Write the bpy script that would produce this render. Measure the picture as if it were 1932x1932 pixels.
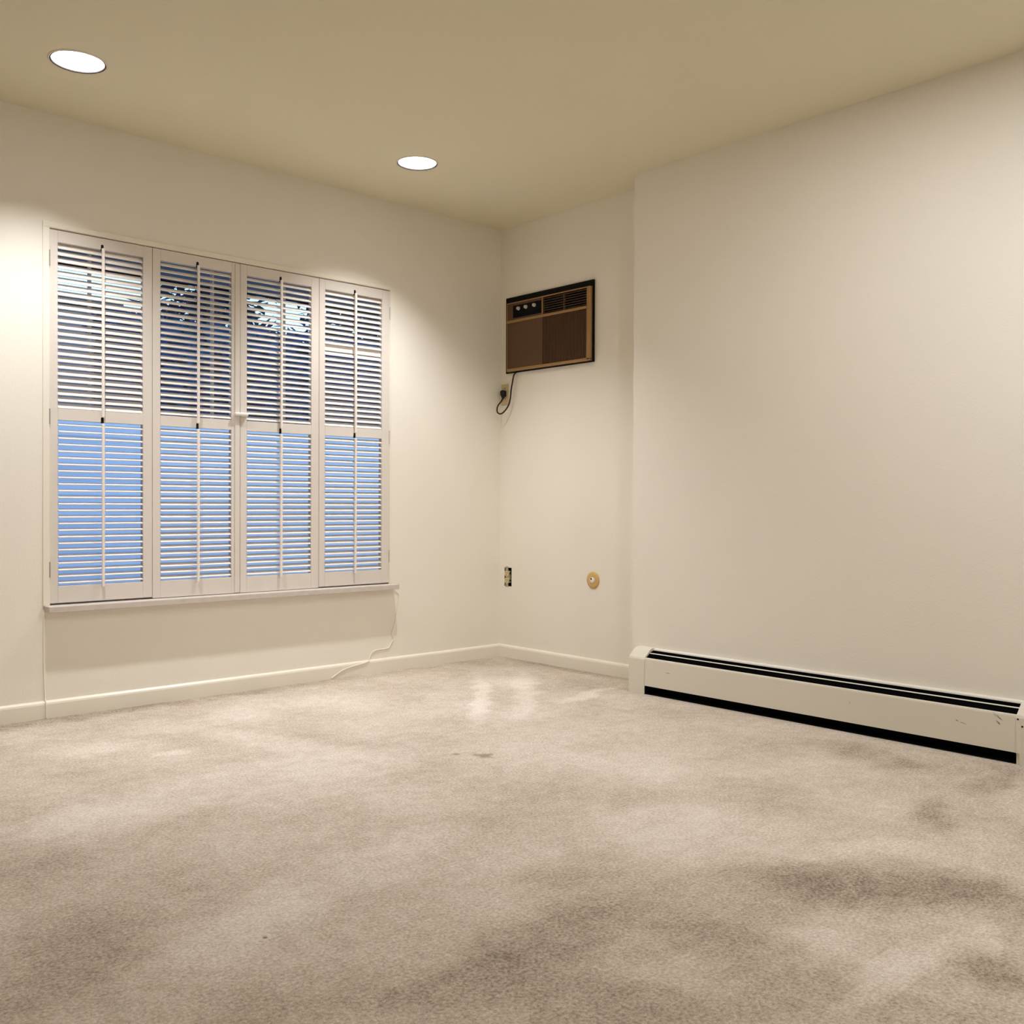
import bpy, bmesh, math, random
from mathutils import Vector, Matrix

for _o in list(bpy.data.objects):
    bpy.data.objects.remove(_o, do_unlink=True)
SC = bpy.context.scene
COL = SC.collection
PI = math.pi

# ------------------------------------------------------------------ camera
CAM_LOC = (-3.7413, -4.1668, 0.8764)
YAW, PITCH, ROLL = 0.74412, -0.01078, 0.00436
_f = Vector((math.sin(YAW) * math.cos(PITCH), math.cos(YAW) * math.cos(PITCH), math.sin(PITCH)))
_r = Vector((math.cos(YAW), -math.sin(YAW), 0))
_u = _r.cross(_f)
_r2 = _r * math.cos(ROLL) + _u * math.sin(ROLL)
_u2 = -_r * math.sin(ROLL) + _u * math.cos(ROLL)
cam_data = bpy.data.cameras.new('camera')
cam = bpy.data.objects.new('camera', cam_data)
COL.objects.link(cam)
_m = Matrix((_r2, _u2, -_f)).transposed().to_4x4()
_m.translation = Vector(CAM_LOC)
cam.matrix_world = _m
cam_data.sensor_width = 36.0
cam_data.lens = 1838.77 / 1932 * 36.0
cam_data.shift_y = 3.59 / 1932
cam_data.clip_start = 0.05
SC.camera = cam

# ------------------------------------------------------------------ world, exposure
SKY_STRENGTH = 2.2
world = bpy.data.worlds.new('dusk_sky')
SC.world = world
world.use_nodes = True
_wn = world.node_tree
_wn.nodes.clear()
_out = _wn.nodes.new('ShaderNodeOutputWorld')
_bg = _wn.nodes.new('ShaderNodeBackground')
_tc = _wn.nodes.new('ShaderNodeTexCoord')
_sep = _wn.nodes.new('ShaderNodeSeparateXYZ')
_ramp = _wn.nodes.new('ShaderNodeValToRGB')
_ramp.color_ramp.elements[0].position = 0.0
_ramp.color_ramp.elements[0].color = (0.50, 0.80, 1.0, 1)
_ramp.color_ramp.elements[1].position = 0.6
_ramp.color_ramp.elements[1].color = (0.20, 0.38, 0.90, 1)
_wn.links.new(_tc.outputs['Generated'], _sep.inputs[0])
_wn.links.new(_sep.outputs['Z'], _ramp.inputs[0])
_wn.links.new(_ramp.outputs[0], _bg.inputs[0])
_bg.inputs[1].default_value = SKY_STRENGTH
_wn.links.new(_bg.outputs[0], _out.inputs[0])

DOWNLIGHT_POWER = 14.0
DOWNLIGHT_COLOR = (1.0, 0.99, 0.99)
SC.view_settings.view_transform = 'Standard'
SC.view_settings.look = 'None'
SC.view_settings.exposure = 0.22
SC.view_settings.gamma = 1.0
SC.view_settings.use_curve_mapping = False
SC.cycles.use_denoising = True
SC.cycles.max_bounces = 14
SC.cycles.diffuse_bounces = 10
SC.cycles.glossy_bounces = 4
SC.cycles.transparent_max_bounces = 12
SC.cycles.sample_clamp_indirect = 6.0
SC.cycles.caustics_reflective = False
SC.cycles.caustics_refractive = False

# ------------------------------------------------------------------ sizes of the room (metres)
H = 2.44            # ceiling height
JOG = 0.1774        # the right wall stands this far in front of the alcove wall
JOG_Y = -1.1445     # where the jog is
WX0, WX1, WZ0, WZ1 = -2.4475, -0.7745, 0.455, 1.981   # window opening
XL, YF = -6.2, -6.6  # left and front walls, out of the picture

# ------------------------------------------------------------------ helpers
class MB:
    """collects shapes into one mesh"""
    def __init__(self):
        self.bm = bmesh.new()

    def box(self, x0, x1, y0, y1, z0, z1, bevel=0.0, seg=2):
        b = bmesh.new()
        vs = [b.verts.new((x, y, z)) for x in (x0, x1) for y in (y0, y1) for z in (z0, z1)]
        for f in ((0, 1, 3, 2), (4, 6, 7, 5), (0, 4, 5, 1), (2, 3, 7, 6), (0, 2, 6, 4), (1, 5, 7, 3)):
            b.faces.new([vs[i] for i in f])
        if bevel > 0:
            bmesh.ops.bevel(b, geom=list(b.edges), offset=bevel, segments=seg, affect='EDGES', profile=0.5)
        self._take(b)
        return self

    def _take(self, b, mat=None):
        bmesh.ops.recalc_face_normals(b, faces=list(b.faces))
        if mat is not None:
            bmesh.ops.transform(b, matrix=mat, verts=list(b.verts))
        me = bpy.data.meshes.new('tmp')
        b.to_mesh(me)
        b.free()
        self.bm.from_mesh(me)
        bpy.data.meshes.remove(me)

    def prism(self, pts, axis, a0, a1, mat=None):
        """closed 2-D outline extruded along x, y or z"""
        b = bmesh.new()
        def p3(p, a):
            return {'x': (a, p[0], p[1]), 'y': (p[0], a, p[1]), 'z': (p[0], p[1], a)}[axis]
        lo = [b.verts.new(p3(p, a0)) for p in pts]
        hi = [b.verts.new(p3(p, a1)) for p in pts]
        n = len(pts)
        b.faces.new(lo)
        b.faces.new(hi[::-1])
        for i in range(n):
            b.faces.new((lo[i], lo[(i + 1) % n], hi[(i + 1) % n], hi[i]))
        self._take(b, mat)
        return self

    def lathe(self, prof, n=48, mat=None, close=False):
        """profile of (radius, z) turned about z"""
        b = bmesh.new()
        rings = []
        for r, z in prof:
            if r < 1e-6:
                rings.append([b.verts.new((0, 0, z))])
            else:
                rings.append([b.verts.new((r * math.cos(2 * PI * k / n), r * math.sin(2 * PI * k / n), z)) for k in range(n)])
        m = len(rings)
        for i in range(m if close else m - 1):
            A, B = rings[i], rings[(i + 1) % m]
            for k in range(n):
                k2 = (k + 1) % n
                if len(A) == 1 and len(B) == 1:
                    continue
                if len(A) == 1:
                    b.faces.new((A[0], B[k], B[k2]))
                elif len(B) == 1:
                    b.faces.new((A[k], A[k2], B[0]))
                else:
                    b.faces.new((A[k], A[k2], B[k2], B[k]))
        self._take(b, mat)
        return self

    def tube(self, pts, r, n=10, smooth=6, rz=None):
        P = [Vector(p) for p in pts]
        if smooth > 1 and len(P) > 2:
            Q = []
            for i in range(len(P) - 1):
                p0, p1, p2, p3 = P[max(i - 1, 0)], P[i], P[i + 1], P[min(i + 2, len(P) - 1)]
                for s in range(smooth):
                    t = s / smooth
                    Q.append(0.5 * ((2 * p1) + (p2 - p0) * t + (2 * p0 - 5 * p1 + 4 * p2 - p3) * t * t + (3 * p1 - p0 - 3 * p2 + p3) * t ** 3))
            Q.append(P[-1])
            P = Q
        b = bmesh.new()
        rings = []
        up = Vector((0.3, 0.2, 0.9)).normalized()
        for i, p in enumerate(P):
            t = (P[min(i + 1, len(P) - 1)] - P[max(i - 1, 0)]).normalized()
            s = t.cross(up)
            if s.length < 1e-3:
                s = t.cross(Vector((1, 0, 0)))
            s.normalize()
            w = s.cross(t).normalized()
            up = w
            rings.append([b.verts.new(p + s * r * math.cos(2 * PI * k / n) + w * r * math.sin(2 * PI * k / n)) for k in range(n)])
        for A, B in zip(rings, rings[1:]):
            for k in range(n):
                b.faces.new((A[k], A[(k + 1) % n], B[(k + 1) % n], B[k]))
        b.faces.new(rings[0][::-1])
        b.faces.new(rings[-1])
        self._take(b)
        return self

    def build(self, name, mat, parent=None, smooth=False):
        me = bpy.data.meshes.new(name)
        self.bm.to_mesh(me)
        self.bm.free()
        me.materials.append(mat)
        if smooth:
            for p in me.polygons:
                p.use_smooth = True
        o = bpy.data.objects.new(name, me)
        COL.objects.link(o)
        if parent is not None:
            o.parent = parent
            o.matrix_parent_inverse = Matrix.Translation(world_loc(parent)).inverted()
            o.matrix_parent_inverse = Matrix.Identity(4)
            o.location = -world_loc(parent)
        return o


LOCS = {}
def world_loc(o):
    return LOCS.get(o.name, Vector((0, 0, 0)))


def empty(name, loc):
    o = bpy.data.objects.new(name, None)
    o.empty_display_size = 0.05
    COL.objects.link(o)
    o.location = loc
    LOCS[o.name] = Vector(loc)
    return o


def tag(o, label=None, cat=None, group=None, kind=None):
    if label: o['label'] = label
    if cat: o['category'] = cat
    if group: o['group'] = group
    if kind: o['kind'] = kind
    return o


def struct(o, label=None):
    o['kind'] = 'structure'
    if label: o['label'] = label
    return o


# ------------------------------------------------------------------ materials
def new_mat(name):
    m = bpy.data.materials.new(name)
    m.use_nodes = True
    nt = m.node_tree
    return m, nt, nt.nodes['Principled BSDF']


def simple(name, col, rough=0.5, metal=0.0, spec=0.5, noise=0.0, nscale=30.0, bump=0.0, bscale=200.0):
    m, nt, b = new_mat(name)
    b.inputs['Base Color'].default_value = (*col, 1)
    b.inputs['Roughness'].default_value = rough
    b.inputs['Metallic'].default_value = metal
    b.inputs['Specular IOR Level'].default_value = spec
    tc = nt.nodes.new('ShaderNodeTexCoord')
    if noise > 0:
        n = nt.nodes.new('ShaderNodeTexNoise')
        n.inputs['Scale'].default_value = nscale
        n.inputs['Detail'].default_value = 4
        nt.links.new(tc.outputs['Object'], n.inputs['Vector'])
        mx = nt.nodes.new('ShaderNodeMix')
        mx.data_type = 'RGBA'
        mx.inputs[6].default_value = (*[c * (1 - noise) for c in col], 1)
        mx.inputs[7].default_value = (*[min(1, c * (1 + noise)) for c in col], 1)
        nt.links.new(n.outputs['Fac'], mx.inputs[0])
        nt.links.new(mx.outputs[2], b.inputs['Base Color'])
    if bump > 0:
        n2 = nt.nodes.new('ShaderNodeTexNoise')
        n2.inputs['Scale'].default_value = bscale
        n2.inputs['Detail'].default_value = 3
        nt.links.new(tc.outputs['Object'], n2.inputs['Vector'])
        bp = nt.nodes.new('ShaderNodeBump')
        bp.inputs['Strength'].default_value = bump
        bp.inputs['Distance'].default_value = 0.002
        nt.links.new(n2.outputs['Fac'], bp.inputs['Height'])
        nt.links.new(bp.outputs['Normal'], b.inputs['Normal'])
    return m


def blob_field(nt, vec, blobs, plane='xy', soft=(0.35, 1.25)):
    """sum of soft signed patches: each (cx, cy, m00, m01, m10, m11, strength)"""
    acc = None
    ax = {'xy': ((1, 0, 0), (0, 1, 0)), 'yz': ((0, 1, 0), (0, 0, 1))}[plane]
    def V(a, b):
        return tuple(a * ax[0][i] + b * ax[1][i] for i in range(3))
    for cx, cy, a, b, c, d, s in blobs:
        sub = nt.nodes.new('ShaderNodeVectorMath'); sub.operation = 'SUBTRACT'
        nt.links.new(vec, sub.inputs[0]); sub.inputs[1].default_value = V(cx, cy)
        du = nt.nodes.new('ShaderNodeVectorMath'); du.operation = 'DOT_PRODUCT'
        nt.links.new(sub.outputs[0], du.inputs[0]); du.inputs[1].default_value = V(a, b)
        dv = nt.nodes.new('ShaderNodeVectorMath'); dv.operation = 'DOT_PRODUCT'
        nt.links.new(sub.outputs[0], dv.inputs[0]); dv.inputs[1].default_value = V(c, d)
        cmb = nt.nodes.new('ShaderNodeCombineXYZ')
        nt.links.new(du.outputs['Value'], cmb.inputs[0]); nt.links.new(dv.outputs['Value'], cmb.inputs[1])
        ln = nt.nodes.new('ShaderNodeVectorMath'); ln.operation = 'LENGTH'
        nt.links.new(cmb.outputs[0], ln.inputs[0])
        mr = nt.nodes.new('ShaderNodeMapRange'); mr.interpolation_type = 'SMOOTHSTEP'
        mr.inputs['From Min'].default_value = soft[0]; mr.inputs['From Max'].default_value = soft[1]
        mr.inputs['To Min'].default_value = s; mr.inputs['To Max'].default_value = 0
        nt.links.new(ln.outputs['Value'], mr.inputs['Value'])
        if acc is None:
            acc = mr.outputs[0]
        else:
            ad = nt.nodes.new('ShaderNodeMath'); ad.operation = 'ADD'
            nt.links.new(acc, ad.inputs[0]); nt.links.new(mr.outputs[0], ad.inputs[1])
            acc = ad.outputs[0]
    return acc


def math_node(nt, op, a, b, clamp=False):
    n = nt.nodes.new('ShaderNodeMath'); n.operation = op; n.use_clamp = clamp
    for i, v in enumerate((a, b)):
        if isinstance(v, (int, float)): n.inputs[i].default_value = v
        else: nt.links.new(v, n.inputs[i])
    return n.outputs[0]


# brushed and worn patches of the carpet pile: centre, 2x2 shape, strength (+ pale, - dark)
BLOBS = [
    (-1.593, -3.094, 1.138, -2.403, -4.592, -3.48, -0.55),
    (-1.799, -2.999, 3.433, -5.049, -4.025, -8.818, -0.3),
    (-0.995, -2.974, 3.781, -13.726, -9.001, 6.529, -0.45),
    (-0.513, -2.513, 1.975, -4.328, -6.585, 0.195, -0.35),
    (-0.484, -2.724, 2.526, -6.32, -8.875, -0.887, -0.25),
    (-0.489, -2.93, 3.689, -7.625, -0.954, -13.055, -0.3),
    (-1.534, -3.352, 1.975, -7.947, -7.698, 1.301, -0.35),
    (-1.849, -3.422, 2.134, -9.83, -11.582, 2.84, -0.45),
    (-2.117, -2.999, 3.339, -5.422, -8.245, -3.777, -0.35),
    (-2.16, -3.196, 2.8, -4.52, -8.395, -9.28, -0.3),
    (-2.17, -3.326, 2.099, -3.89, -9.457, -10.447, -0.3),
    (-2.47, -3.042, 2.782, -3.128, -6.236, -6.887, -0.3),
    (-2.355, -2.768, 3.541, -2.747, -1.583, -7.705, -0.35),
    (-2.58, -2.816, 3.175, -2.278, -3.262, -8.022, -0.3),
    (-2.864, -2.662, 5.073, -1.893, -0.352, -9.498, -0.2),
    (-3.098, -2.206, 5.361, -0.635, 2.721, -5.03, -0.35),
    (-3.014, -1.693, 5.419, -1.293, -0.97, -5.193, -0.25),
    (-2.056, -2.555, 4.761, -4.349, -2.484, -7.852, -0.25),
    (-1.585, -2.317, 7.109, -8.263, -7.454, -8.329, -0.2),
    (-1.941, -3.157, 4.737, -9.928, -10.223, -4.449, 0.35),
    (-1.919, -3.301, 4.833, -7.042, -3.777, -18.362, 0.4),
    (-2.081, -3.32, 5.073, -6.098, -4.12, -30.826, 0.3),
    (-1.726, -3.352, 4.857, -11.909, -9.272, -10.266, 0.2),
    (-2.311, -3.032, 6.37, -9.481, -14.507, -7.309, 0.2),
    (-2.506, -2.238, 2.727, -1.224, 1.19, -6.918, 0.35),
    (-2.827, -2.325, 4.086, -0.651, 4.926, -7.227, 0.25),
    (-2.356, -1.341, 2.217, -0.961, -0.4, -4.404, 0.35),
    (-2.727, -1.422, 3.883, -1.268, -1.598, -6.506, 0.3),
    (-2.456, -0.637, 4.186, -1.419, -2.225, -8.483, 0.35),
    (-1.967, -0.968, 2.028, -1.213, -9.219, -3.603, 0.3),
    (-1.405, -0.514, 2.811, -1.824, -3.531, -2.869, 0.3),
    (-1.836, -0.422, 3.246, -1.483, 1.204, -5.779, 0.25),
    (-0.866, -0.833, 14.161, -12.541, -1.505, -0.845, 0.55),
    (-0.671, -0.923, 9.806, -9.525, -1.616, -0.888, 0.5),
    (-0.567, -0.664, 4.113, -3.721, -3.381, -3.85, 0.3),
    (-0.442, -1.125, 4.045, -3.967, 2.671, -21.924, 0.5),
    (-0.346, -0.95, 2.467, -2.599, -4.058, -4.618, -0.25),
    (-0.166, -0.177, 2.128, -1.904, -3.675, -4.213, -0.3),
    (-1.598, -2.554, 1.577, -2.213, -3.782, -2.421, 0.3),
    (-1.264, -1.796, 1.36, -1.522, -3.524, -1.179, 0.2),
    (-1.562, -2.856, 1.599, -2.51, -6.305, -10.266, 0.25),
    (-2.318, -0.859, 13.136, -5.65, -11.464, -12.879, 0.4),
    (-1.91, -1.496, 4.002, -2.211, 2.186, -7.339, 0.15),
    (-1.021, -2.374, 2.137, -3.647, -8.651, -0.694, 0.2),
]


def carpet_material():
    m, nt, b = new_mat('beige_carpet')
    b.inputs['Roughness'].default_value = 1.0
    b.inputs['Specular IOR Level'].default_value = 0.05
    b.inputs['Sheen Weight'].default_value = 0.15
    b.inputs['Sheen Roughness'].default_value = 0.6
    tc = nt.nodes.new('ShaderNodeTexCoord')
    pos = tc.outputs['Object']
    # wobble the patch outlines
    wn = nt.nodes.new('ShaderNodeTexNoise'); wn.inputs['Scale'].default_value = 5.0; wn.inputs['Detail'].default_value = 5
    wn.inputs['Roughness'].default_value = 0.65
    nt.links.new(pos, wn.inputs['Vector'])
    w1 = nt.nodes.new('ShaderNodeVectorMath'); w1.operation = 'SUBTRACT'; w1.inputs[1].default_value = (0.5, 0.5, 0.5)
    nt.links.new(wn.outputs['Color'], w1.inputs[0])
    w2 = nt.nodes.new('ShaderNodeVectorMath'); w2.operation = 'SCALE'; w2.inputs['Scale'].default_value = 0.22
    nt.links.new(w1.outputs[0], w2.inputs[0])
    w3 = nt.nodes.new('ShaderNodeVectorMath'); w3.operation = 'ADD'
    nt.links.new(pos, w3.inputs[0]); nt.links.new(w2.outputs[0], w3.inputs[1])
    field = blob_field(nt, w3.outputs[0], [(*q[:6], q[6] * (0.95 if q[6] < 0 else 1.0)) for q in BLOBS])
    # broad pile clouds
    n1 = nt.nodes.new('ShaderNodeTexNoise'); n1.inputs['Scale'].default_value = 2.6; n1.inputs['Detail'].default_value = 7
    n1.inputs['Roughness'].default_value = 0.62
    nt.links.new(pos, n1.inputs['Vector'])
    n2 = nt.nodes.new('ShaderNodeTexNoise'); n2.inputs['Scale'].default_value = 125.0; n2.inputs['Detail'].default_value = 5
    n2.inputs['Roughness'].default_value = 0.7
    nt.links.new(pos, n2.inputs['Vector'])
    n3 = nt.nodes.new('ShaderNodeTexNoise'); n3.inputs['Scale'].default_value = 24.0; n3.inputs['Detail'].default_value = 5
    nt.links.new(pos, n3.inputs['Vector'])
    t = math_node(nt, 'MULTIPLY', math_node(nt, 'SUBTRACT', n1.outputs['Fac'], 0.5), 1.5)
    t = math_node(nt, 'ADD', t, math_node(nt, 'MULTIPLY', math_node(nt, 'SUBTRACT', n2.outputs['Fac'], 0.5), 3.3))
    t = math_node(nt, 'ADD', t, math_node(nt, 'MULTIPLY', math_node(nt, 'SUBTRACT', n3.outputs['Fac'], 0.5), 0.8))
    t = math_node(nt, 'ADD', t, field)
    edge_band = blob_field(nt, w3.outputs[0], [(-2.6, -0.03, 1 / 2.75, 0, 0, 1 / 0.13, -0.55), (0.0, -0.55, 1 / 0.13, 0, 0, 1 / 0.75, -0.5)], soft=(0.25, 1.0))  # darker bands along the back and alcove baseboards
    t = math_node(nt, 'ADD', t, edge_band)
    t = math_node(nt, 'MULTIPLY_ADD', t, 0.52, True)
    nt.nodes[-1].inputs[2].default_value = 0.55
    ramp = nt.nodes.new('ShaderNodeValToRGB')
    e = ramp.color_ramp.elements
    e[0].position = 0.0; e[0].color = (*CARPET[0], 1)
    e[1].position = 1.0; e[1].color = (*CARPET[2], 1)
    k = e.new(0.5); k.color = (*CARPET[1], 1)
    nt.links.new(t, ramp.inputs[0])
    # a stain with a shape of its own and two small specks
    st = blob_field(nt, w3.outputs[0], [(-1.529, -1.609, 2.0, 15.0, 32.0, -4.0, 0.7)], soft=(0.2, 1.2))
    sp = blob_field(nt, pos, [(-1.583, -1.541, 60, 0, 0, 60, 0.6), (-2.7815, -2.3956, 160, 0, 0, 160, 0.9)], soft=(0.4, 1.1))
    s = math_node(nt, 'ADD', st, sp, True)
    mx = nt.nodes.new('ShaderNodeMix'); mx.data_type = 'RGBA'
    nt.links.new(s, mx.inputs[0]); nt.links.new(ramp.outputs[0], mx.inputs[6])
    mx.inputs[7].default_value = (0.16, 0.12, 0.07, 1)
    nt.links.new(mx.outputs[2], b.inputs['Base Color'])
    bp = nt.nodes.new('ShaderNodeBump'); bp.inputs['Strength'].default_value = 0.55; bp.inputs['Distance'].default_value = 0.006
    nt.links.new(n2.outputs['Fac'], bp.inputs['Height'])
    bp2 = nt.nodes.new('ShaderNodeBump'); bp2.inputs['Strength'].default_value = 0.35; bp2.inputs['Distance'].default_value = 0.02
    nt.links.new(n3.outputs['Fac'], bp2.inputs['Height']); nt.links.new(bp.outputs[0], bp2.inputs['Normal'])
    nt.links.new(bp2.outputs[0], b.inputs['Normal'])
    return m


def emit(name, col, strength):
    m, nt, b = new_mat(name)
    b.inputs['Base Color'].default_value = (0.8, 0.8, 0.8, 1)
    b.inputs['Emission Color'].default_value = (*col, 1)
    b.inputs['Emission Strength'].default_value = strength
    return m


def glass_material():
    m, nt, b = new_mat('window_glass')
    nt.nodes.remove(b)
    out = [n for n in nt.nodes if n.type == 'OUTPUT_MATERIAL'][0]
    tr = nt.nodes.new('ShaderNodeBsdfTransparent'); tr.inputs[0].default_value = (0.93, 0.96, 0.97, 1)
    gl = nt.nodes.new('ShaderNodeBsdfGlossy'); gl.inputs['Roughness'].default_value = 0.02
    fr = nt.nodes.new('ShaderNodeFresnel'); fr.inputs[0].default_value = 1.45
    mx = nt.nodes.new('ShaderNodeMixShader')
    nt.links.new(fr.outputs[0], mx.inputs[0]); nt.links.new(tr.outputs[0], mx.inputs[1]); nt.links.new(gl.outputs[0], mx.inputs[2])
    nt.links.new(mx.outputs[0], out.inputs[0])
    return m


CARPET = ((0.205, 0.152, 0.108), (0.56, 0.48, 0.395), (0.84, 0.765, 0.70))
WALL = (0.83, 0.797, 0.722)
M = {}
M['wall'] = simple('cream_wall_paint', WALL, 0.75, spec=0.25, noise=0.015, nscale=3.0, bump=0.25, bscale=160)
M['ceiling'] = simple('cream_ceiling_paint', (0.72, 0.68, 0.525), 0.9, spec=0.15, noise=0.015, nscale=3.0, bump=0.2, bscale=120)
M['wire'] = simple('painted_over_wire', WALL, 0.6, spec=0.3)
M['trim'] = simple('gloss_cream_trim', (0.82, 0.78, 0.69), 0.35, spec=0.5, noise=0.02, nscale=8)
M['shutter'] = simple('shutter_white_paint', (0.70, 0.65, 0.605), 0.4, spec=0.45, noise=0.03, nscale=14)
M['louver'] = simple('louver_white_paint', (0.84, 0.79, 0.74), 0.4, spec=0.45)
M['sill'] = simple('worn_sill_paint', (0.58, 0.525, 0.485), 0.45, spec=0.4, noise=0.14, nscale=40)
M['dark'] = simple('dark_notch', (0.012, 0.010, 0.009), 0.9, spec=0.1)
M['seam'] = simple('seam_shadow', (0.16, 0.13, 0.10), 0.9, spec=0.1)
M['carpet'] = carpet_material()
M['heater'] = simple('heater_enamel', (0.74, 0.70, 0.61), 0.38, spec=0.5, noise=0.02, nscale=10)
M['heater_edge'] = simple('heater_bright_edge', (0.82, 0.80, 0.74), 0.4, spec=0.4)
M['black'] = simple('black_metal_and_shade', (0.006, 0.006, 0.008), 0.85, spec=0.1)  # black parts, and the heater cavity's shade put into colour
M['fins'] = simple('shaded_fins', (0.02, 0.02, 0.024), 0.8, spec=0.15)  # fins coloured dark to hold the shade of the heater cavity
M['brown'] = simple('brown_plastic', (0.098, 0.047, 0.020), 0.5, spec=0.35, noise=0.22, nscale=60)
M['brown_dark'] = simple('dark_brown_plastic', (0.095, 0.047, 0.022), 0.5, spec=0.3, noise=0.2, nscale=60)
M['gold'] = simple('bronze_trim', (0.34, 0.20, 0.075), 0.42, metal=0.3, spec=0.4, noise=0.15, nscale=80)
M['flange'] = simple('black_sleeve', (0.005, 0.005, 0.005), 0.6, spec=0.1)
M['knob'] = simple('pale_knob', (0.52, 0.50, 0.40), 0.45)
M['cord'] = simple('dark_brown_cord', (0.028, 0.010, 0.007), 0.5, spec=0.35)
M['plug'] = simple('black_plug', (0.008, 0.008, 0.012), 0.5, spec=0.3)
M['almond'] = simple('almond_plate', (0.58, 0.47, 0.27), 0.4, spec=0.4)
M['ivory'] = simple('ivory_receptacle', (0.62, 0.53, 0.30), 0.4, spec=0.4)
M['tan'] = simple('tan_cover', (0.62, 0.40, 0.16), 0.4, spec=0.4, noise=0.12, nscale=50)
M['steel'] = simple('galvanised_steel', (0.45, 0.42, 0.36), 0.4, metal=0.8)
M['box'] = simple('dark_box', (0.03, 0.026, 0.022), 0.8)
M['white'] = simple('white_plastic', (0.80, 0.78, 0.74), 0.4)
M['trim_ring'] = simple('cream_trim_ring', (0.70, 0.64, 0.52), 0.5)
M['baffle'] = simple('white_baffle', (0.80, 0.79, 0.80), 0.6, spec=0.2)
M['bulb'] = emit('bulb_glow', (1.0, 0.95, 0.88), 12.0)
M['glass'] = glass_material()
M['sash'] = simple('white_sash_paint', (0.75, 0.75, 0.75), 0.5)
M['eave'] = simple('eave_boards', (0.10, 0.09, 0.09), 0.8, noise=0.2, nscale=20)
M['fence'] = simple('weathered_fence', (0.62, 0.60, 0.61), 0.85, noise=0.5, nscale=1.0)
_nt = M['fence'].node_tree
_mp = _nt.nodes.new('ShaderNodeMapping'); _mp.inputs['Scale'].default_value = (0.12, 0.0, 9.0)
_tcn = [n for n in _nt.nodes if n.type == 'TEX_COORD'][0]; _nn = [n for n in _nt.nodes if n.type == 'TEX_NOISE'][0]
_nt.links.new(_tcn.outputs['Object'], _mp.inputs[0]); _nt.links.new(_mp.outputs[0], _nn.inputs['Vector'])
M['paving'] = simple('pale_paving', (0.5, 0.5, 0.5), 0.9, noise=0.1, nscale=3)
M['siding'] = simple('house_siding', (0.26, 0.25, 0.27), 0.85, noise=0.1, nscale=4)
M['bark'] = simple('bark', (0.05, 0.04, 0.035), 0.95)
M['leaf'] = simple('evergreen_needles', (0.022, 0.055, 0.115), 0.8, spec=0.15, noise=0.4, nscale=9)

# ------------------------------------------------------------------ room shell
LIGHTS = [(-2.523, -0.555), (-1.018, -0.555)]
HIDDEN_LIGHTS = [(-1.24, -2.64, 8.5), (-1.05, -3.9, 21.0), (-2.6, -5.8, 6.0)]  # last entry is an unseen fill light added to lift the room
R_OPEN = 0.0875


def build_ceiling():
    bm = bmesh.new()
    hs = 0.125
    pts = LIGHTS
    xs = sorted({XL - 0.2, 0.2} | {round(x + s * hs, 5) for x, y in pts for s in (-1, 1)})
    ys = sorted({YF - 0.2, 0.2} | {round(y + s * hs, 5) for x, y in pts for s in (-1, 1)})
    def in_hole(cx, cy):
        return any(abs(cx - x) < hs and abs(cy - y) < hs for x, y in pts)
    for i in range(len(xs) - 1):
        for j in range(len(ys) - 1):
            if in_hole((xs[i] + xs[i + 1]) / 2, (ys[j] + ys[j + 1]) / 2):
                continue
            bm.faces.new([bm.verts.new(c) for c in ((xs[i], ys[j], H), (xs[i], ys[j + 1], H), (xs[i + 1], ys[j + 1], H), (xs[i + 1], ys[j], H))])
    n = 64
    for x, y in pts:
        inner, outer = [], []
        for k in range(n):
            a = 2 * PI * (k + 0.5) / n
            c, s = math.cos(a), math.sin(a)
            q = hs / max(abs(c), abs(s))
            inner.append(bm.verts.new((x + (R_OPEN + 0.004) * c, y + (R_OPEN + 0.004) * s, H)))
            outer.append(bm.verts.new((x + q * c, y + q * s, H)))
        for k in range(n):
            k2 = (k + 1) % n
            bm.faces.new((inner[k], outer[k], outer[k2], inner[k2]))
        for sx in (-1, 1):
            for sy in (-1, 1):          # fill the four clipped corners
                cs = [v for v in outer if (v.co.x - x) * sx > 0 and (v.co.y - y) * sy > 0]
                va = max(cs, key=lambda v: abs(v.co.x - x) - abs(v.co.y - y) if abs(abs(v.co.x - x) - hs) < 1e-6 and True else -9)
                ca = [v for v in cs if abs(abs(v.co.x - x) - hs) < 1e-6]
                cb = [v for v in cs if abs(abs(v.co.y - y) - hs) < 1e-6]
                va = max(ca, key=lambda v: abs(v.co.y - y)); vb = max(cb, key=lambda v: abs(v.co.x - x))
                if va is not vb:
                    bm.faces.new((va, vb, bm.verts.new((x + sx * hs, y + sy * hs, H))))
    for f in bm.faces:
        if f.normal.z > 0: f.normal_flip()
    bm.normal_update()
    for f in list(bm.faces):
        if f.normal.z > 0: f.normal_flip()
    me = bpy.data.meshes.new('ceiling')
    bm.to_mesh(me); bm.free()
    me.materials.append(M['ceiling'])
    o = bpy.data.objects.new('ceiling', me)
    COL.objects.link(o)
    return struct(o)


build_ceiling()
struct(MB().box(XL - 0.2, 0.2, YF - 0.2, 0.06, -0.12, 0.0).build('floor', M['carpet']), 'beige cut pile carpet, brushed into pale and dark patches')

w = MB()
T = 0.06
w.box(XL - 0.2, WX0, 0, T, -0.12, H + 0.02).box(WX1, 0.2, 0, T, -0.12, H + 0.02)
w.box(WX0, WX1, 0, T, -0.12, WZ0 - 0.026).box(WX0, WX1, 0, T, WZ1, H + 0.02)
struct(w.build('wall_back', M['wall']), 'cream wall with the shuttered window')

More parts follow.
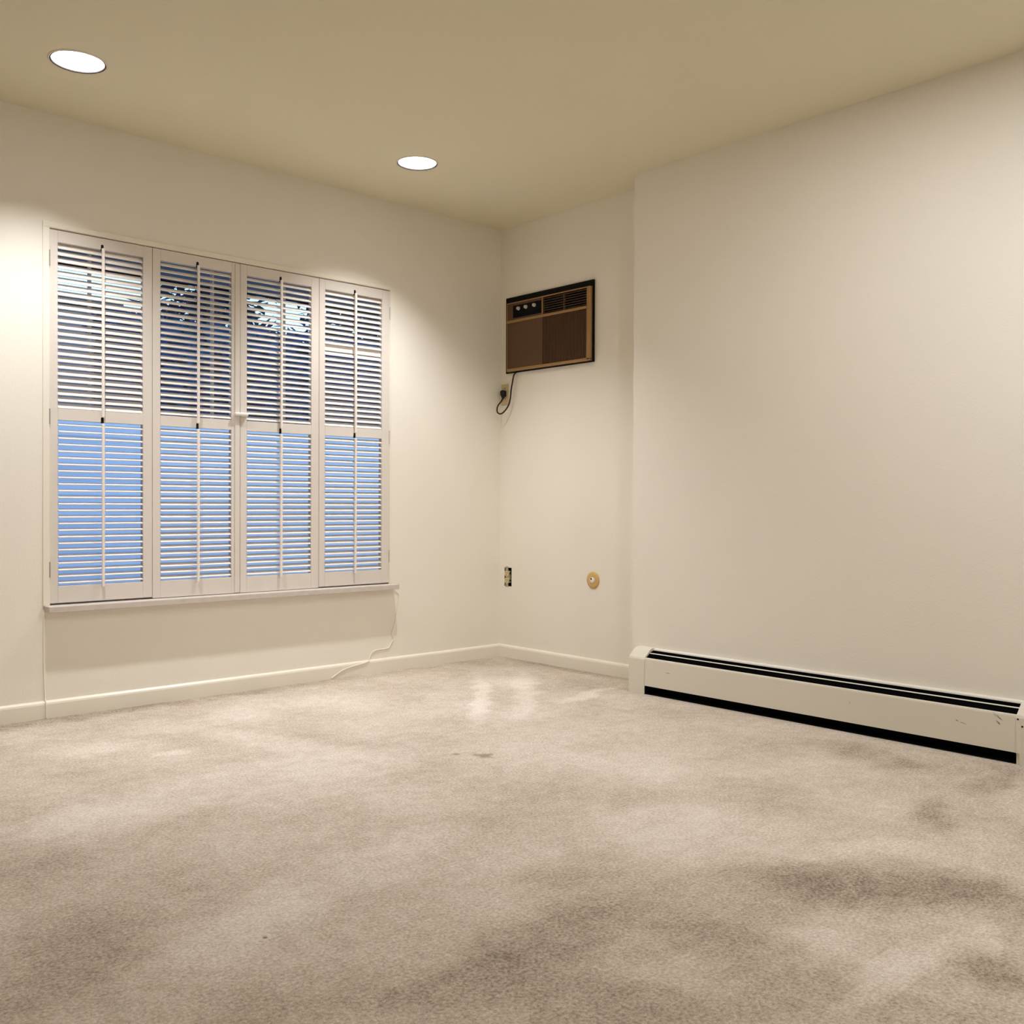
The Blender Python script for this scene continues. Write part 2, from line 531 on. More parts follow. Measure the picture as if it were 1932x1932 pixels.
# alcove wall, with the hole of the open junction box
BY0, BY1, BZ0, BZ1 = -0.102, -0.043, 0.405, 0.511
w = MB()
w.box(0, 0.2, BY1, 0.0, -0.12, H + 0.02).box(0, 0.2, JOG_Y - 0.3, BY0, -0.12, H + 0.02)
w.box(0, 0.2, BY0, BY1, -0.12, BZ0).box(0, 0.2, BY0, BY1, BZ1, H + 0.02)
struct(w.build('wall_alcove', M['wall']), 'narrow cream wall holding the air conditioner')
struct(MB().box(-JOG, -0.001, YF - 0.2, JOG_Y, -0.12, H + 0.02).build('wall_right', M['wall']), 'cream wall standing forward above the long heater')
struct(MB().box(XL - 0.2, XL, YF - 0.2, 0, -0.12, H + 0.02).build('wall_left', M['wall']))
struct(MB().box(XL, -JOG, YF - 0.2, YF, -0.12, H + 0.02).build('wall_front', M['wall']))

HB = 0.0706
def base_profile(d=0.013, h=HB):
    return [(0, 0), (-d, 0), (-d, h * 0.80), (-d * 0.85, h * 0.90), (-d * 0.45, h * 0.975), (0, h)]
w = MB()
w.prism(base_profile(), 'x', XL, 0.0)
struct(w.build('baseboard_back', M['trim']), 'cream baseboard under the window wall')
w = MB()
w.prism([(x, z) for x, z in base_profile()], 'y', JOG_Y + 0.0, -0.0)
struct(w.build('baseboard_alcove', M['trim']), 'short cream baseboard under the air conditioner')

# ------------------------------------------------------------------ recessed downlights
def downlight(name, x, y, label, group):
    t = empty(name, (x, y, H))
    tag(t, label, 'ceiling light', group)
    mt = Matrix.Translation((x, y, H))
    # rim, a thin flange lapping the ceiling
    MB().lathe([(R_OPEN, 0.006), (R_OPEN, -0.001), (R_OPEN + 0.003, -0.0035), (R_OPEN + 0.0045, -0.003), (R_OPEN + 0.0045, 0.006)],
               64, mt).build('inner_lip', M['dark'], t, True)
    MB().lathe([(R_OPEN + 0.0046, 0.004), (R_OPEN + 0.0046, -0.0025), (R_OPEN + 0.010, -0.0025), (R_OPEN + 0.0125, 0.0), (R_OPEN + 0.0125, 0.004)],
               64, mt).build('trim_ring', M['trim_ring'], t, True)
    prof = []
    n = 9
    for i in range(n):                      # ribbed white baffle
        z0 = 0.003 + i * 0.012
        r = R_OPEN - 0.0005 - i * 0.0012
        prof += [(r, z0), (r - 0.002, z0 + 0.006), (r, z0 + 0.011)]
    prof += [(0.062, 0.150), (0.0, 0.152)]
    MB().lathe(prof, 64, mt).build('baffle', M['baffle'], t, True)
    MB().lathe([(0.0, 0.098), (0.020, 0.099), (0.034, 0.104), (0.039, 0.112), (0.034, 0.126), (0.018, 0.140), (0.018, 0.149)], 32, mt).build('bulb', M['bulb'], t, True)
    ld = bpy.data.lights.new('bulb_light', 'AREA')
    ld.shape = 'DISK'; ld.size = 0.065; ld.spread = math.radians(128)
    ld.energy = DOWNLIGHT_POWER; ld.color = DOWNLIGHT_COLOR
    lo = bpy.data.objects.new('bulb_light', ld)
    COL.objects.link(lo)
    lo.parent = t
    lo.location = (0, 0, 0.094)
    return t

downlight('recessed_downlight', *LIGHTS[0], 'round recessed ceiling light above the left half of the shuttered window', 'recessed ceiling lights')
downlight('recessed_downlight', *LIGHTS[1], 'round recessed ceiling light nearer the corner with the air conditioner', 'recessed ceiling lights')
for hx, hy, hp in HIDDEN_LIGHTS:          # flush opal lights over the near half of the room, above the picture; the last is added fill
    t = empty('flush_or_fill_light', (hx, hy, H))
    tag(t, 'round flush opal ceiling light or added fill light over the near half of the room', 'ceiling light', 'flush ceiling lights')
    mt = Matrix.Translation((hx, hy, H))
    MB().lathe([(0.0, -0.012), (0.075, -0.012), (0.085, -0.008), (0.088, 0.0)], 40, mt).build('opal_lens', M['bulb'], t, True)
    MB().lathe([(0.086, 0.0), (0.086, -0.008), (0.092, -0.010), (0.105, 0.0)], 40, mt).build('rim', M['trim_ring'], t, True)
    ld = bpy.data.lights.new('lens_light', 'AREA')
    ld.shape = 'DISK'; ld.size = 0.11
    ld.energy = hp; ld.color = DOWNLIGHT_COLOR
    lo_ = bpy.data.objects.new('lens_light', ld)
    COL.objects.link(lo_)
    lo_.parent = t
    lo_.location = (0, 0, -0.014)

# ------------------------------------------------------------------ window: casing, sill, sashes, glass
win = empty('window_1', ((WX0 + WX1) / 2, 0.0, WZ0))
struct(win, 'wide window behind four white plantation shutters')
c = MB()
cw = 0.027
c.box(WX0 - cw, WX0, -0.004, 0.0, WZ0, WZ1 + 0.024, 0.0015, 1)
c.box(WX1, WX1 + 0.016, -0.004, 0.0, WZ0, WZ1 + 0.018, 0.0015, 1)
c.box(WX0 - cw, WX1 + 0.016, -0.005, 0.0, WZ1, WZ1 + 0.022, 0.0015, 1)
c.build('casing', M['trim'], win)
j = MB()
j.box(WX0, WX0 + 0.0015, 0.0, T, WZ0, WZ1).box(WX1 - 0.0015, WX1, 0.0, T, WZ0, WZ1).box(WX0, WX1, 0.0, T, WZ1 - 0.0015, WZ1)
j.build('jamb', M['trim'], win)
s = MB()
s.box(-2.469, -0.750, -0.060, T, WZ0 - 0.026, WZ0, 0.003, 2)
s.build('window_sill', M['sill'], win)
f = MB()
a, b_, y0, y1 = WX0 + 0.002, WX1 - 0.002, 0.034, 0.058
f.box(a, a + 0.016, y0, y1, WZ0, WZ1 - 0.002).box(b_ - 0.016, b_, y0, y1, WZ0, WZ1 - 0.002)
f.box(a + 0.016, b_ - 0.016, y0, y1, WZ0, WZ0 + 0.04).box(a + 0.016, b_ - 0.016, y0, y1, WZ1 - 0.045, WZ1 - 0.002)
f.box(a + 0.016, b_ - 0.016, y0, y1, 1.215, 1.245)
for xx in (-2.275, -1.73, -1.365):
    f.box(xx - 0.006, xx + 0.006, y0 + 0.004, y1 - 0.004, 1.245, WZ1 - 0.045)
sash = f.build('sash', M['sash'], win)
for z0, z1 in ((WZ0 + 0.035, 1.220), (1.240, WZ1 - 0.040)):
    MB().box(a + 0.010, b_ - 0.010, 0.044, 0.047, z0, z1).build('glass_pane', M['glass'], sash)

# ------------------------------------------------------------------ plantation shutters
PZ1 = 1.976
BOTTOMS = [0.4625, 0.4575, 0.4570, 0.4610]
SEAMS = [(-2.4465, -2.0265), (-2.0245, -1.6175), (-1.6140, -1.1965), (-1.1945, -0.7760)]
OPEN = [(-2.4150, -2.0660), (-1.9900, -1.6570), (-1.5805, -1.2387), (-1.1615, -0.8220)]
ZU0, ZU1 = 1.254, 1.928      # upper opening
ZL0, ZL1 = 0.532, 1.208      # lower opening
NL = 25
TILT_UP = [45, 32, 33, 42]
TILT_LO = [16, 25, 26, 25]
SH_LABELS = [
    'leftmost white louvered shutter, hinged at the left window edge',
    'white louvered shutter left of the center meeting line, second from the left',
    'white louvered shutter right of the center meeting line, third from the left',
    'rightmost white louvered shutter, one upper slat turned shut',
]
rng = random.Random(7)


def louver_bank(x0, x1, z0, z1, tilt, shut=None, jit=1.0):
    mb = MB()
    pitch = (z1 - z0) / NL
    hw, ht = 0.0165, 0.0034
    sec = []
    for k in range(14):
        a = 2 * PI * (k + 0.5) / 14
        sec.append((hw * math.copysign(abs(math.cos(a)) ** 0.55, math.cos(a)), ht * math.copysign(abs(math.sin(a)) ** 0.7, math.sin(a))))
    for i in range(NL):
        zc = z1 - pitch * (i + 0.5)
        ang = math.radians((tilt(i) if callable(tilt) else tilt) + rng.uniform(-1, 1) * jit)
        if shut is not None and i == shut:
            ang = math.radians(84)
        ca, sa = math.cos(ang), math.sin(ang)
        # the room edge (-y) hangs lower
        pts = [(0.0145 + u * ca - v * sa, zc + u * sa + v * ca) for u, v in sec]
        mb.prism(pts, 'x', x0 + 0.002, x1 - 0.002)
    return mb


for i in range(4):
    (a, b_), (o0, o1) = SEAMS[i], OPEN[i]
    PZ0 = BOTTOMS[i]
    t = empty('plantation_shutter', ((a + b_) / 2, 0.0, PZ0))
    tag(t, SH_LABELS[i], 'window shutter', 'plantation shutters over the window')
    y0, y1 = 0.0, 0.028
    MB().box(a, o0, y0, y1, PZ0, PZ1, 0.0012, 1).build('stile', M['shutter'], t)
    MB().box(o1, b_, y0, y1, PZ0, PZ1, 0.0012, 1).build('stile', M['shutter'], t)
    MB().box(o0, o1, y0, y1, ZU1, PZ1, 0.0008, 1).build('top_rail', M['shutter'], t)
    MB().box(o0, o1, y0, y1, ZL1, ZU0, 0.0008, 1).build('middle_rail', M['shutter'], t)
    MB().box(o0, o1, y0, y1, PZ0, ZL0, 0.0008, 1).build('bottom_rail', M['shutter'], t)
    up = louver_bank(o0, o1, ZU0, ZU1, TILT_UP[i], shut=10 if i == 3 else None, jit=0.8)
    tag(up.build('louvers', M['louver'], t, False))
    lo = louver_bank(o0, o1, ZL0 + 0.001, ZL1 - 0.004, TILT_LO[i], jit=2.6)
    tag(lo.build('louvers', M['louver'], t, False))
    xm = (o0 + o1) / 2 + 0.002
    for z0, z1, zn in ((ZU0 - 0.026, ZU1 + 0.004, ZU1), (ZL0 - 0.012, ZL1 - 0.006, ZL1)):
        rod = MB().box(xm - 0.0055, xm + 0.0055, -0.016, -0.006, z0, z1, 0.002, 2)
        r_ = rod.build('tilt_rod', M['louver'], t)
        MB().prism([(xm - 0.0055, zn - 0.004), (xm + 0.0055, zn - 0.004), (xm + 0.0055, zn + 0.016), (xm + 0.003, zn + 0.021), (xm - 0.003, zn + 0.021), (xm - 0.0055, zn + 0.016)],
                   'y', -0.0012, 0.004).build('rod_notch', M['dark'], t)
    if i in (0, 3):
        hx = a - 0.001 if i == 0 else b_ + 0.001
        for zc in (1.86, 1.22, 0.60):
            hm = MB().lathe([(0.0, -0.03), (0.0028, -0.03), (0.0028, 0.03), (0.0, 0.03)], 10, Matrix.Translation((hx, -0.0025, zc)))
            for q in (-0.03, -0.01, 0.01, 0.03):
                hm.lathe([(0.0, -0.001), (0.0034, -0.001), (0.0034, 0.001), (0.0, 0.001)], 10, Matrix.Translation((hx, -0.0025, zc + q)))
            hm.build('hinge', M['steel'] if i == 0 else M['sill'], t)
    if i == 1:
        # meeting strip down the edge that closes against the next shutter
        MB().box(b_ - 0.024, b_ + 0.0005, -0.004, 0.0, PZ0 + 0.002, PZ1 - 0.004, 0.0015, 2).build('meeting_strip', M['shutter'], t)
    if i == 2:
        k = MB().box(-1.613, -1.583, -0.012, 0.0, 1.270, 1.287, 0.003, 2)
        k.box(-1.6495, -1.583, -0.024, -0.0055, 1.274, 1.289, 0.005, 3)
        kn = k.build('latch', M['white'], t, True)
        kn['label'] = 'white turn latch'

# ------------------------------------------------------------------ wires painted over on the window wall
yw = -0.0022
pts = [(-2.4690, yw, 0.428), (-2.4715, yw, 0.334), (-2.4705, yw, 0.205), (-2.4668, yw, 0.090), (-2.4664, -0.0085, 0.0745), (-2.4662, -0.0150, 0.060), (-2.466, -0.0150, 0.03), (-2.466, -0.0150, 0.002)]
o = MB().tube(pts, 0.0022, 8, 5).build('painted_wire', M['wire'], None, True)
tag(o, 'thin straight painted over wire running from the left sill end to the floor', 'wire', 'wires on the window wall')
pts = [(-0.758, yw, 0.4285), (-0.7165, yw, 0.402), (-0.7155, yw, 0.372), (-0.7248, yw, 0.317), (-0.7382, yw, 0.249), (-0.7583, yw, 0.195), (-0.7460, yw, 0.166), (-0.7649, yw, 0.140),
       (-0.785, yw, 0.120), (-0.8679, yw, 0.114), (-0.9000, -0.004, 0.080), (-0.9102, -0.0135, 0.067), (-0.9521, -0.0155, 0.058), (-1.047, -0.0155, 0.044), (-1.1028, -0.0155, 0.021), (-1.1334, -0.0160, 0.004)]
o = MB().tube(pts, 0.0022, 8, 5).build('painted_wire', M['wire'], None, True)
tag(o, 'thin loose painted over wire dropping from the right sill end across the baseboard', 'wire', 'wires on the window wall')

# ------------------------------------------------------------------ air conditioner set through the alcove wall
ac = empty('air_conditioner', (0.0, -0.40, 1.614))
tag(ac, 'old brown through-wall air conditioner with black sleeve on the alcove wall', 'air conditioner')
FY0, FY1, FZ0, FZ1 = -0.732, -0.0575, 1.6125, 2.039
f = MB()
f.box(-0.012, 0.0, FY0, FY1, FZ0, FZ1, 0.003, 2)
f.build('sleeve', M['flange'], ac)
px = -0.032
PY0, PY1, PZA, PZB = -0.7265, -0.0865, 1.6185, 2.0030
# front housing: rounded bronze frame with bars around the openings
f = MB()
ins = 0.028                                     # right stile width
f.box(px, -0.012, PY0, PY0 + ins, PZA, PZB, 0.005, 3)                       # right stile
f.box(px, -0.012, PY1 - 0.0035, PY1, PZA, PZB, 0.0012, 2)                   # left edge
f.box(px, -0.012, PY0, PY1, PZA, PZA + 0.016, 0.004, 3)                     # bottom lip
f.box(px, -0.012, PY0, PY1, PZB - 0.006, PZB, 0.0022, 2)                    # top lip
f.box(px - 0.003, -0.012, PY0 + ins - 0.003, PY1, 1.889, 1.904, 0.003, 3)   # bar under the controls
f.box(px, -0.012, -0.3765, -0.3685, 1.902, PZB, 0.0012, 2)                  # post between controls and vent
f.build('housing', M['gold'], ac)
f = MB()
f.box(px + 0.002, -0.012, -0.372, PY1 - 0.002, 1.632, 1.893, 0.002, 2)      # plain lower left panel
f.box(px + 0.002, -0.012, -0.372, PY1 - 0.002, 1.900, PZB - 0.004, 0.002, 2)
f.build('front_panel', M['brown'], ac)
cp = MB().box(px - 0.0005, -0.012, -0.364, -0.139, 1.914, 1.983, 0.001, 1).build('control_panel', M['black'], ac)
for ky in (-0.1865, -0.2465, -0.3135):
    mk = Matrix.Translation((px - 0.0005, ky, 1.9625)) @ Matrix.Rotation(-PI / 2, 4, 'Y')
    kb = MB().lathe([(0.0105, 0.0), (0.0105, 0.003), (0.0092, 0.004), (0.0085, 0.012), (0.0, 0.013)], 24, mk)
    kb.box(px - 0.0150, px - 0.010, ky - 0.0012, ky + 0.0012, 1.955, 1.970)
    kb.build('control_knob', M['knob'], ac)
# louvered air outlet, upper right
g = MB()
g.box(-0.018, -0.012, -0.699, -0.376, 1.902, PZB - 0.004)
vent = g.build('outlet_vent', M['black'], ac)
g = MB()
for k in range(7):
    z = 1.911 + k * 0.0128
    g.prism([(-0.031, z), (-0.029, z - 0.0022), (-0.016, z + 0.0035), (-0.017, z + 0.0065)], 'y', -0.699, -0.376)
g.box(px + 0.001, -0.014, -0.5395, -0.5335, 1.903, PZB - 0.005)
g.build('vent_blades', M['brown_dark'], vent)
# ribbed intake, lower right
g = MB()
g.box(px + 0.010, -0.012, -0.699, -0.371, 1.632, 1.890)
n = 30
for k in range(n):
    y = -0.696 + k * (0.322 / (n - 1))
    g.box(px + 0.001, px + 0.009, y - 0.0026, y + 0.0026, 1.633, 1.889)
g.build('intake_grille', M['brown_dark'], ac)
# cord and plug
pts = [(-0.006, -0.137, 1.614), (-0.020, -0.136, 1.598), (-0.026, -0.131, 1.560), (-0.028, -0.122, 1.515), (-0.030, -0.118, 1.470), (-0.034, -0.108, 1.430), (-0.042, -0.080, 1.395),
       (-0.052, -0.058, 1.383), (-0.062, -0.044, 1.394), (-0.058, -0.042, 1.425), (-0.038, -0.046, 1.452), (-0.0215, -0.0455, 1.474)]
cd = MB().tube(pts, 0.0043, 10, 8).build('power_cord', M['cord'], ac, True)
pl = MB()
mk = Matrix.Translation((-0.021, -0.0455, 1.474)) @ Matrix.Diagonal((0.92, 0.92, 1, 1))
pl.lathe([(0.0, -0.002), (0.007, 0.0), (0.012, 0.010), (0.0175, 0.022), (0.0185, 0.034), (0.0165, 0.042), (0.008, 0.0455), (0.0, 0.046)], 24, mk)
pl.box(-0.012, -0.0058, -0.059, -0.033, 1.484, 1.516, 0.003, 2)
pl.build('plug', M['plug'], cd, True)

# ------------------------------------------------------------------ outlets and cover plates on the alcove wall
wo = empty('wall_outlet', (0.0, -0.043, 1.436))
tag(wo, 'almond outlet plate with the black air conditioner plug in it', 'electrical outlet')
MB().box(-0.0055, 0.0, -0.0745, -0.0125, 1.4365, 1.5555, 0.002, 2).build('cover_plate', M['almond'], wo)
mk = Matrix.Translation((-0.0055, -0.0435, 1.532)) @ Matrix.Rotation(-PI / 2, 4, 'Y')
MB().lathe([(0.0032, 0.0), (0.0032, 0.0008), (0.0, 0.0012)], 14, mk).build('plate_screw', M['brown_dark'], wo)

ob = empty('open_receptacle', (0.02, -0.072, 0.405))
tag(ob, 'uncovered ivory receptacle in an open dark box low on the alcove wall', 'electrical outlet')
b4 = MB()
e = 0.0015
b4.box(0.045, 0.047, BY0, BY1, BZ0, BZ1)
b4.box(0.0, 0.045, BY0, BY0 + e, BZ0, BZ1).box(0.0, 0.045, BY1 - e, BY1, BZ0, BZ1)
b4.box(0.0, 0.045, BY0 + e, BY1 - e, BZ0, BZ0 + e).box(0.0, 0.045, BY0 + e, BY1 - e, BZ1 - e, BZ1)
b4.build('junction_box', M['box'], ob)
rc = MB()
for zc in (0.437, 0.477):
    pr = []
    for k in range(20):
        a = 2 * PI * k / 20
        pr.append((-0.0635 + 0.0165 * max(-1, min(1, 1.12 * math.cos(a))), zc + 0.0165 * math.sin(a)))
    rc.prism(pr, 'x', -0.004, 0.02)
rc.box(0.004, 0.026, -0.080, -0.047, 0.425, 0.490)
rb = rc.build('receptacle', M['ivory'], ob)
for zc in (0.437, 0.477):
    for yy in (-0.0695, -0.0575):
        MB().box(-0.0046, -0.0036, yy - 0.0011, yy + 0.0011, zc - 0.001, zc + 0.007).build('slot', M['dark'], rb)
    MB().box(-0.0046, -0.0036, -0.0655, -0.0615, zc - 0.010, zc - 0.006).build('ground_hole', M['dark'], rb)
for z0, z1 in ((0.4005, 0.424), (0.492, 0.517)):
    MB().box(-0.001, 0.001, -0.075, -0.052, z0, z1).build('mounting_ear', M['steel'], ob)

dp = empty('cable_cover_plate', (0.0, -0.729, 0.4795))
tag(dp, 'round tan cover plate with a pale center low on the alcove wall', 'cover plate')
mk = Matrix.Translation((0.0, -0.729, 0.4795)) @ Matrix.Rotation(-PI / 2, 4, 'Y')
MB().lathe([(0.0440, 0.0), (0.0440, 0.002), (0.041, 0.0055), (0.034, 0.008), (0.016, 0.009), (0.0, 0.009)], 40, mk).build('cover_plate', M['tan'], dp, True)
mk2 = Matrix.Translation((-0.0085, -0.731, 0.4795)) @ Matrix.Rotation(-PI / 2, 4, 'Y')
MB().lathe([(0.0155, 0.0), (0.015, 0.003), (0.012, 0.0045), (0.0, 0.0045)], 28, mk2).build('hub', M['white'], dp, True)
mk3 = Matrix.Translation((-0.0128, -0.726, 0.4860)) @ Matrix.Rotation(-PI / 2, 4, 'Y')
MB().lathe([(0.0050, 0.0), (0.0045, 0.0012), (0.0, 0.0014)], 18, mk3).build('socket_hole', M['dark'], dp)

# ------------------------------------------------------------------ baseboard heater along the right wall
HX = -JOG                       # wall face
HF = HX - 0.0786                # front face
ht = empty('baseboard_heater', (HX, -2.1, 0.0))
tag(ht, 'long cream hydronic baseboard heater along the right wall', 'heater')
YL, YLC, YRC, YR = -1.1905, -1.2865, -2.9045, -3.045


def scuffed():
    m, nt, b = new_mat('heater_panel_enamel')
    b.inputs['Roughness'].default_value = 0.38
    tc = nt.nodes.new('ShaderNodeTexCoord')
    n = nt.nodes.new('ShaderNodeTexNoise'); n.inputs['Scale'].default_value = 30
    nt.links.new(tc.outputs['Object'], n.inputs['Vector'])
    w1 = nt.nodes.new('ShaderNodeVectorMath'); w1.operation = 'SUBTRACT'; w1.inputs[1].default_value = (0.5, 0.5, 0.5)
    nt.links.new(n.outputs['Color'], w1.inputs[0])
    w2 = nt.nodes.new('ShaderNodeVectorMath'); w2.operation = 'SCALE'; w2.inputs['Scale'].default_value = 0.012
    nt.links.new(w1.outputs[0], w2.inputs[0])
    w3 = nt.nodes.new('ShaderNodeVectorMath'); w3.operation = 'ADD'
    nt.links.new(tc.outputs['Object'], w3.inputs[0]); nt.links.new(w2.outputs[0], w3.inputs[1])
    def el(y, z, a, l, wd, s):
        c, q = math.cos(a), math.sin(a)
        return (y - 0.0, z, c / l, q / l, -q / wd, c / wd, s)
    marks = [el(-1.421, 0.1153, 0.05, 0.016, 0.0016, 0.8), el(-2.706, 0.1150, 0.5, 0.007, 0.0022, 0.95), el(-2.727, 0.1100, 0.15, 0.014, 0.0012, 0.85),
             el(-2.851, 0.1500, 0.75, 0.014, 0.003, 0.7), el(-2.846, 0.1335, 0.7, 0.009, 0.003, 0.85), el(-2.835, 0.157, 0.6, 0.012, 0.005, 0.25),
             el(-2.30, 0.118, 0.0, 0.003, 0.006, 0.3), el(-2.0, 0.13, 0.3, 0.002, 0.002, 0.5)]
    k = blob_field(nt, w3.outputs[0], marks, 'yz', (0.3, 1.2))
    k = math_node(nt, 'ADD', k, 0.0, True)
    mx = nt.nodes.new('ShaderNodeMix'); mx.data_type = 'RGBA'
    nt.links.new(k, mx.inputs[0])
    mx.inputs[6].default_value = (0.74, 0.70, 0.61, 1); mx.inputs[7].default_value = (0.07, 0.045, 0.02, 1)
    nt.links.new(mx.outputs[2], b.inputs['Base Color'])
    return m


# back plate with its narrow top lip at the wall
bp = MB()
bp.box(HX - 0.004, HX, YRC + 0.001, YLC - 0.001, 0.0, 0.203)
bp.prism([(HX, 0.206), (HX - 0.016, 0.2015), (HX - 0.017, 0.1965), (HX - 0.004, 0.1975), (HX, 0.199)], 'y', YRC, YLC)
bp.build('back_plate', M['heater_edge'], ht)
bp = MB()  # black sheets added as the shade inside and under the heater
bp.box(HX - 0.0065, HX - 0.0045, YRC + 0.001, YLC - 0.001, 0.001, 0.196)
bp.box(HX - 0.073, HX - 0.0066, YRC + 0.001, YLC - 0.001, 0.0008, 0.002)
bp.box(HX - 0.0775, HX - 0.0066, YLC - 0.0012, YLC - 0.0004, 0.001, 0.166)
bp.prism([(HX - 0.0066, 0.001), (HX - 0.0066, 0.196), (HX - 0.018, 0.1955), (HX - 0.036, 0.190), (HX - 0.068, 0.166), (HX - 0.0066, 0.166)], 'y', YLC - 0.0012, YLC - 0.0004)
bp.build('shade_liner', M['black'], ht)
# slim front panel with a rolled top edge
fp = MB()
fp.prism([(HF, 0.040), (HF, 0.161), (HF + 0.0015, 0.1665), (HF + 0.005, 0.169), (HF + 0.009, 0.1685), (HF + 0.009, 0.1665), (HF + 0.004, 0.165), (HF + 0.002, 0.160), (HF + 0.002, 0.042), (HF + 0.012, 0.041), (HF + 0.012, 0.039)],
         'y', YRC, YLC)
fp.build('front_panel', scuffed(), ht)
MB().box(HF + 0.0021, HF + 0.0031, YRC + 0.001, YLC - 0.001, 0.043, 0.163).build('shade_backing', M['black'], ht)  # black sheet paints the shade behind the front panel
# damper blade: only its bright edge shows between the two dark slots
dm = MB()
dm.prism([(HF + 0.0395, 0.1875), (HF + 0.0355, 0.1862), (HF + 0.0350, 0.1842), (HF + 0.0400, 0.1850)], 'y', YRC + 0.002, YLC - 0.002)
dm.build('damper', M['heater_edge'], ht)
fe = MB()
fe.tube([(HX - 0.036, YLC - 0.002, 0.085), (HX - 0.036, YRC + 0.002, 0.085)], 0.011, 14, 1)
y = YLC - 0.03
while y > YRC + 0.03:
    fe.box(HX - 0.064, HX - 0.010, y - 0.0004, y + 0.0004, 0.060, 0.112)
    y -= 0.012
fe.build('heating_element', M['fins'], ht)


def cap_profile(grow=0.0025):
    fx = HF - grow
    return [(HX, 0.0), (HX, 0.206 + grow), (HX - 0.022, 0.204 + grow), (HX - 0.040, 0.1975 + grow), (fx + 0.012, 0.172 + grow), (fx + 0.004, 0.166 + grow), (fx, 0.157 + grow), (fx, 0.0)]

cap = MB().prism(cap_profile(), 'y', YLC, YL)
bm_ = cap.bm
bmesh.ops.bevel(bm_, geom=[e_ for e_ in bm_.edges if all(abs(v.co.y - YL) < 1e-5 for v in e_.verts) and any(v.co.z > 0.01 for v in e_.verts)], offset=0.004, segments=3, affect='EDGES')
cap.build('end_cap', M['heater'], ht)
pr = cap_profile()
cp2 = MB().prism(pr[:-2] + [(HF - 0.0025, 0.157), (HF - 0.0025, 0.040), (HF + 0.004, 0.036), (HF + 0.004, 0.0)], 'y', YRC - 0.012, YRC)
cp2.prism(pr, 'y', YR, YRC - 0.012)
ec = cp2.build('end_cap', M['heater'], ht)
for yy, zz in ((-2.9245, 0.132), (-2.9105, 0.155)):
    mk = Matrix.Translation((HF - 0.0025, yy, zz)) @ Matrix.Rotation(-PI / 2, 4, 'Y')
    MB().lathe([(0.0032, 0.0), (0.0030, 0.001), (0.0, 0.0016)], 14, mk).build('screw', M['dark'], ec)

# ------------------------------------------------------------------ outside the window
struct(MB().box(-14, 14, T, 24, -0.45, -0.30).build('ground_outside', M['paving']))
ev = MB()
ev.box(-9, 5, T, 0.70, 2.00, 2.03).box(-9, 5, 0.66, 0.70, 2.0, 2.22)
struct(ev.build('roof_eave', M['eave']))
fn = empty('garden_fence', (-1.0, 3.6, -0.30))
tag(fn, 'pale horizontal board fence beyond the shuttered window', 'fence')
fb = MB()
z = -0.27
r2 = random.Random(3)
while z < 1.45:
    fb.box(-9, 9, 3.60 + r2.uniform(0, 0.012), 3.63, z, z + 0.156)
    z += 0.150
fb.build('boards', M['fence'], fn)
for k in range(10):
    MB().box(-9 + k * 2.0, -8.9 + k * 2.0, 3.63, 3.72, -0.30, 1.50).build('post', M['bark'], fn)


def tree(x, y, hgt, rad, seed, label):
    t = empty('evergreen_tree', (x, y, -0.30))
    tag(t, label, 'tree', 'trees beyond the fence')
    r = random.Random(seed)
    MB().tube([(x, y, -0.30), (x + r.uniform(-.1, .1), y, hgt * 0.5), (x + r.uniform(-.15, .15), y, hgt * 0.95)], 0.09, 10, 4).build('trunk', M['bark'], t)
    bm = bmesh.new()
    for k in range(2400):
        h = r.uniform(0.12, 1.0)
        rr = (rad - 0.14) * (1.0 - max(0.0, h - 0.55) * 1.5) * math.sqrt(r.uniform(0.05, 1))
        a = r.uniform(0, 2 * PI)
        p = Vector((x + rr * math.cos(a), y + rr * math.sin(a), -0.3 + h * hgt - 0.12 * rr))
        s = r.uniform(0.07, 0.16)
        d = Vector((r.uniform(-1, 1), r.uniform(-1, 1), r.uniform(-0.6, 0.4))).normalized()
        e1 = d.cross(Vector((0, 0, 1))).normalized() * s * 0.45
        e2 = d * s
        vs = [bm.verts.new(p - e2), bm.verts.new(p + e1), bm.verts.new(p + e2), bm.verts.new(p - e1)]
        bm.faces.new(vs)
    me = bpy.data.meshes.new('foliage')
    bm.to_mesh(me); bm.free()
    me.materials.append(M['leaf'])
    o = bpy.data.objects.new('foliage', me)
    COL.objects.link(o)
    o.parent = t
    o.location = -world_loc(t)


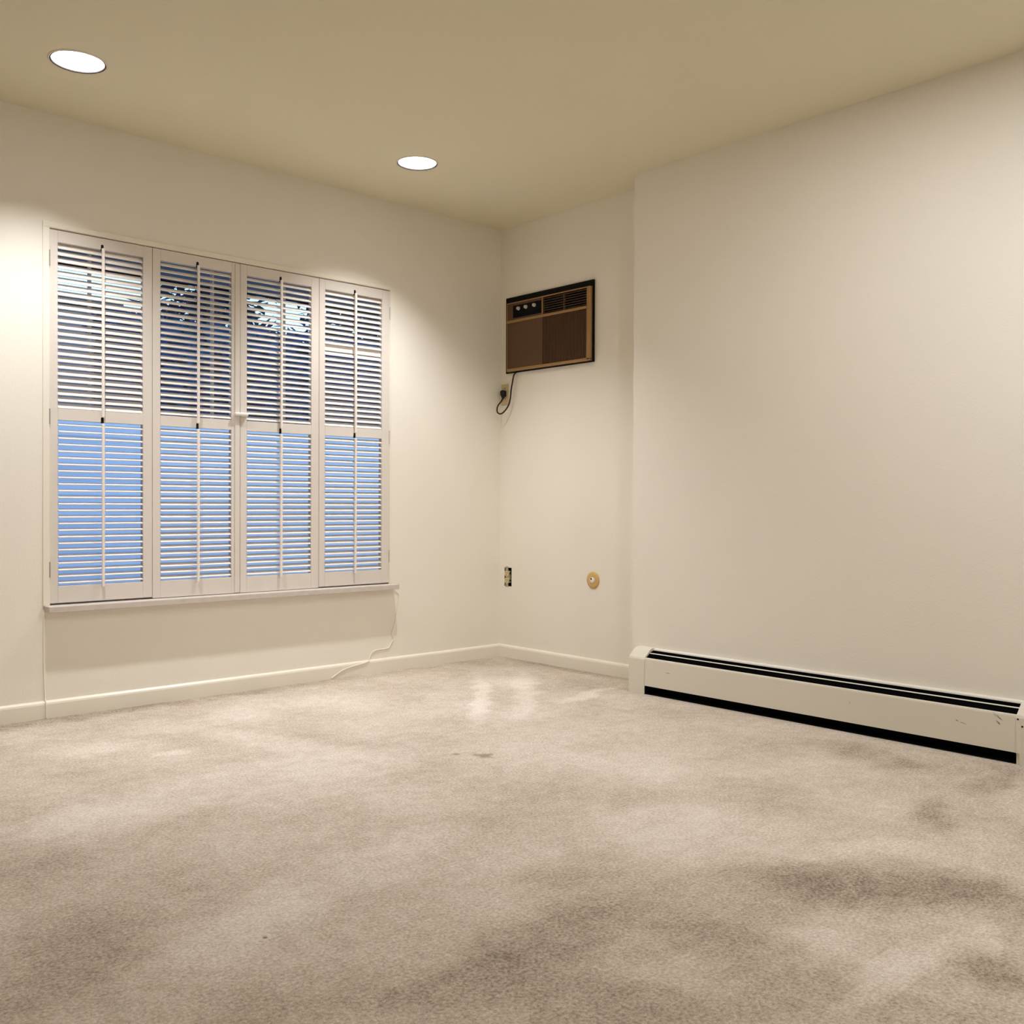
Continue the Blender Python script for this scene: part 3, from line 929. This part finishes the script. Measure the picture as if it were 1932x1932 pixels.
for k, (tx, ty, th, tr) in enumerate([(1.25, 6.4, 4.9, 1.15), (3.6, 6.5, 4.9, 1.15), (5.95, 6.4, 5.0, 1.15),
                                      (2.35, 9.0, 5.6, 1.2), (4.8, 9.1, 5.6, 1.2), (7.25, 9.0, 5.6, 1.2)]):
    tree(tx, ty, th, tr, 20 + k, 'dark evergreen tree beyond the fence, glimpsed between the louvers')

nh = empty('neighbor_house', (-4.0, 7.5, -0.30))
tag(nh, 'low pale house with a flat roof beyond the fence', 'house')
MB().box(-8.0, 0.02, 6.0, 9.0, -0.30, 2.84).build('wall', M['siding'], nh)
MB().box(-8.15, 0.10, 5.88, 9.1, 2.84, 2.92, 0.01, 1).build('roof', M['eave'], nh)
for qx in (-1.02, -0.42):
    MB().box(qx - 0.03, qx + 0.03, 6.4, 6.46, 2.92, 3.8).build('vent_pipe', M['bark'], nh)

hg = empty('clipped_hedge', (5.0, 4.7, -0.30))
tag(hg, 'dense dark hedge standing behind the pale fence outside the window', 'hedge')
MB().box(-0.55, 10.0, 4.45, 4.95, -0.30, 2.36, 0.06, 2).build('branches', M['bark'], hg)
r = random.Random(5)
bm = bmesh.new()
for k in range(6500):
    side = r.random()
    if side < 0.75:
        p = Vector((r.uniform(-0.58, 10), 4.42 + r.uniform(-0.09, 0.05), r.uniform(0.9, 2.50)))
    else:
        p = Vector((r.uniform(-0.58, 10), r.uniform(4.4, 5.0), 2.40 + r.uniform(-0.06, 0.14)))
    s = r.uniform(0.05, 0.12)
    d = Vector((r.uniform(-1, 1), r.uniform(-1, 1), r.uniform(-0.8, 1.0))).normalized()
    e1 = d.cross(Vector((0.2, 1, 0.1))).normalized() * s * 0.5
    bm.faces.new([bm.verts.new(q) for q in (p - d * s, p + e1, p + d * s, p - e1)])
me = bpy.data.meshes.new('foliage')
bm.to_mesh(me); bm.free()
me.materials.append(M['leaf'])
o = bpy.data.objects.new('foliage', me)
COL.objects.link(o)
o.parent = hg
o.location = -world_loc(hg)
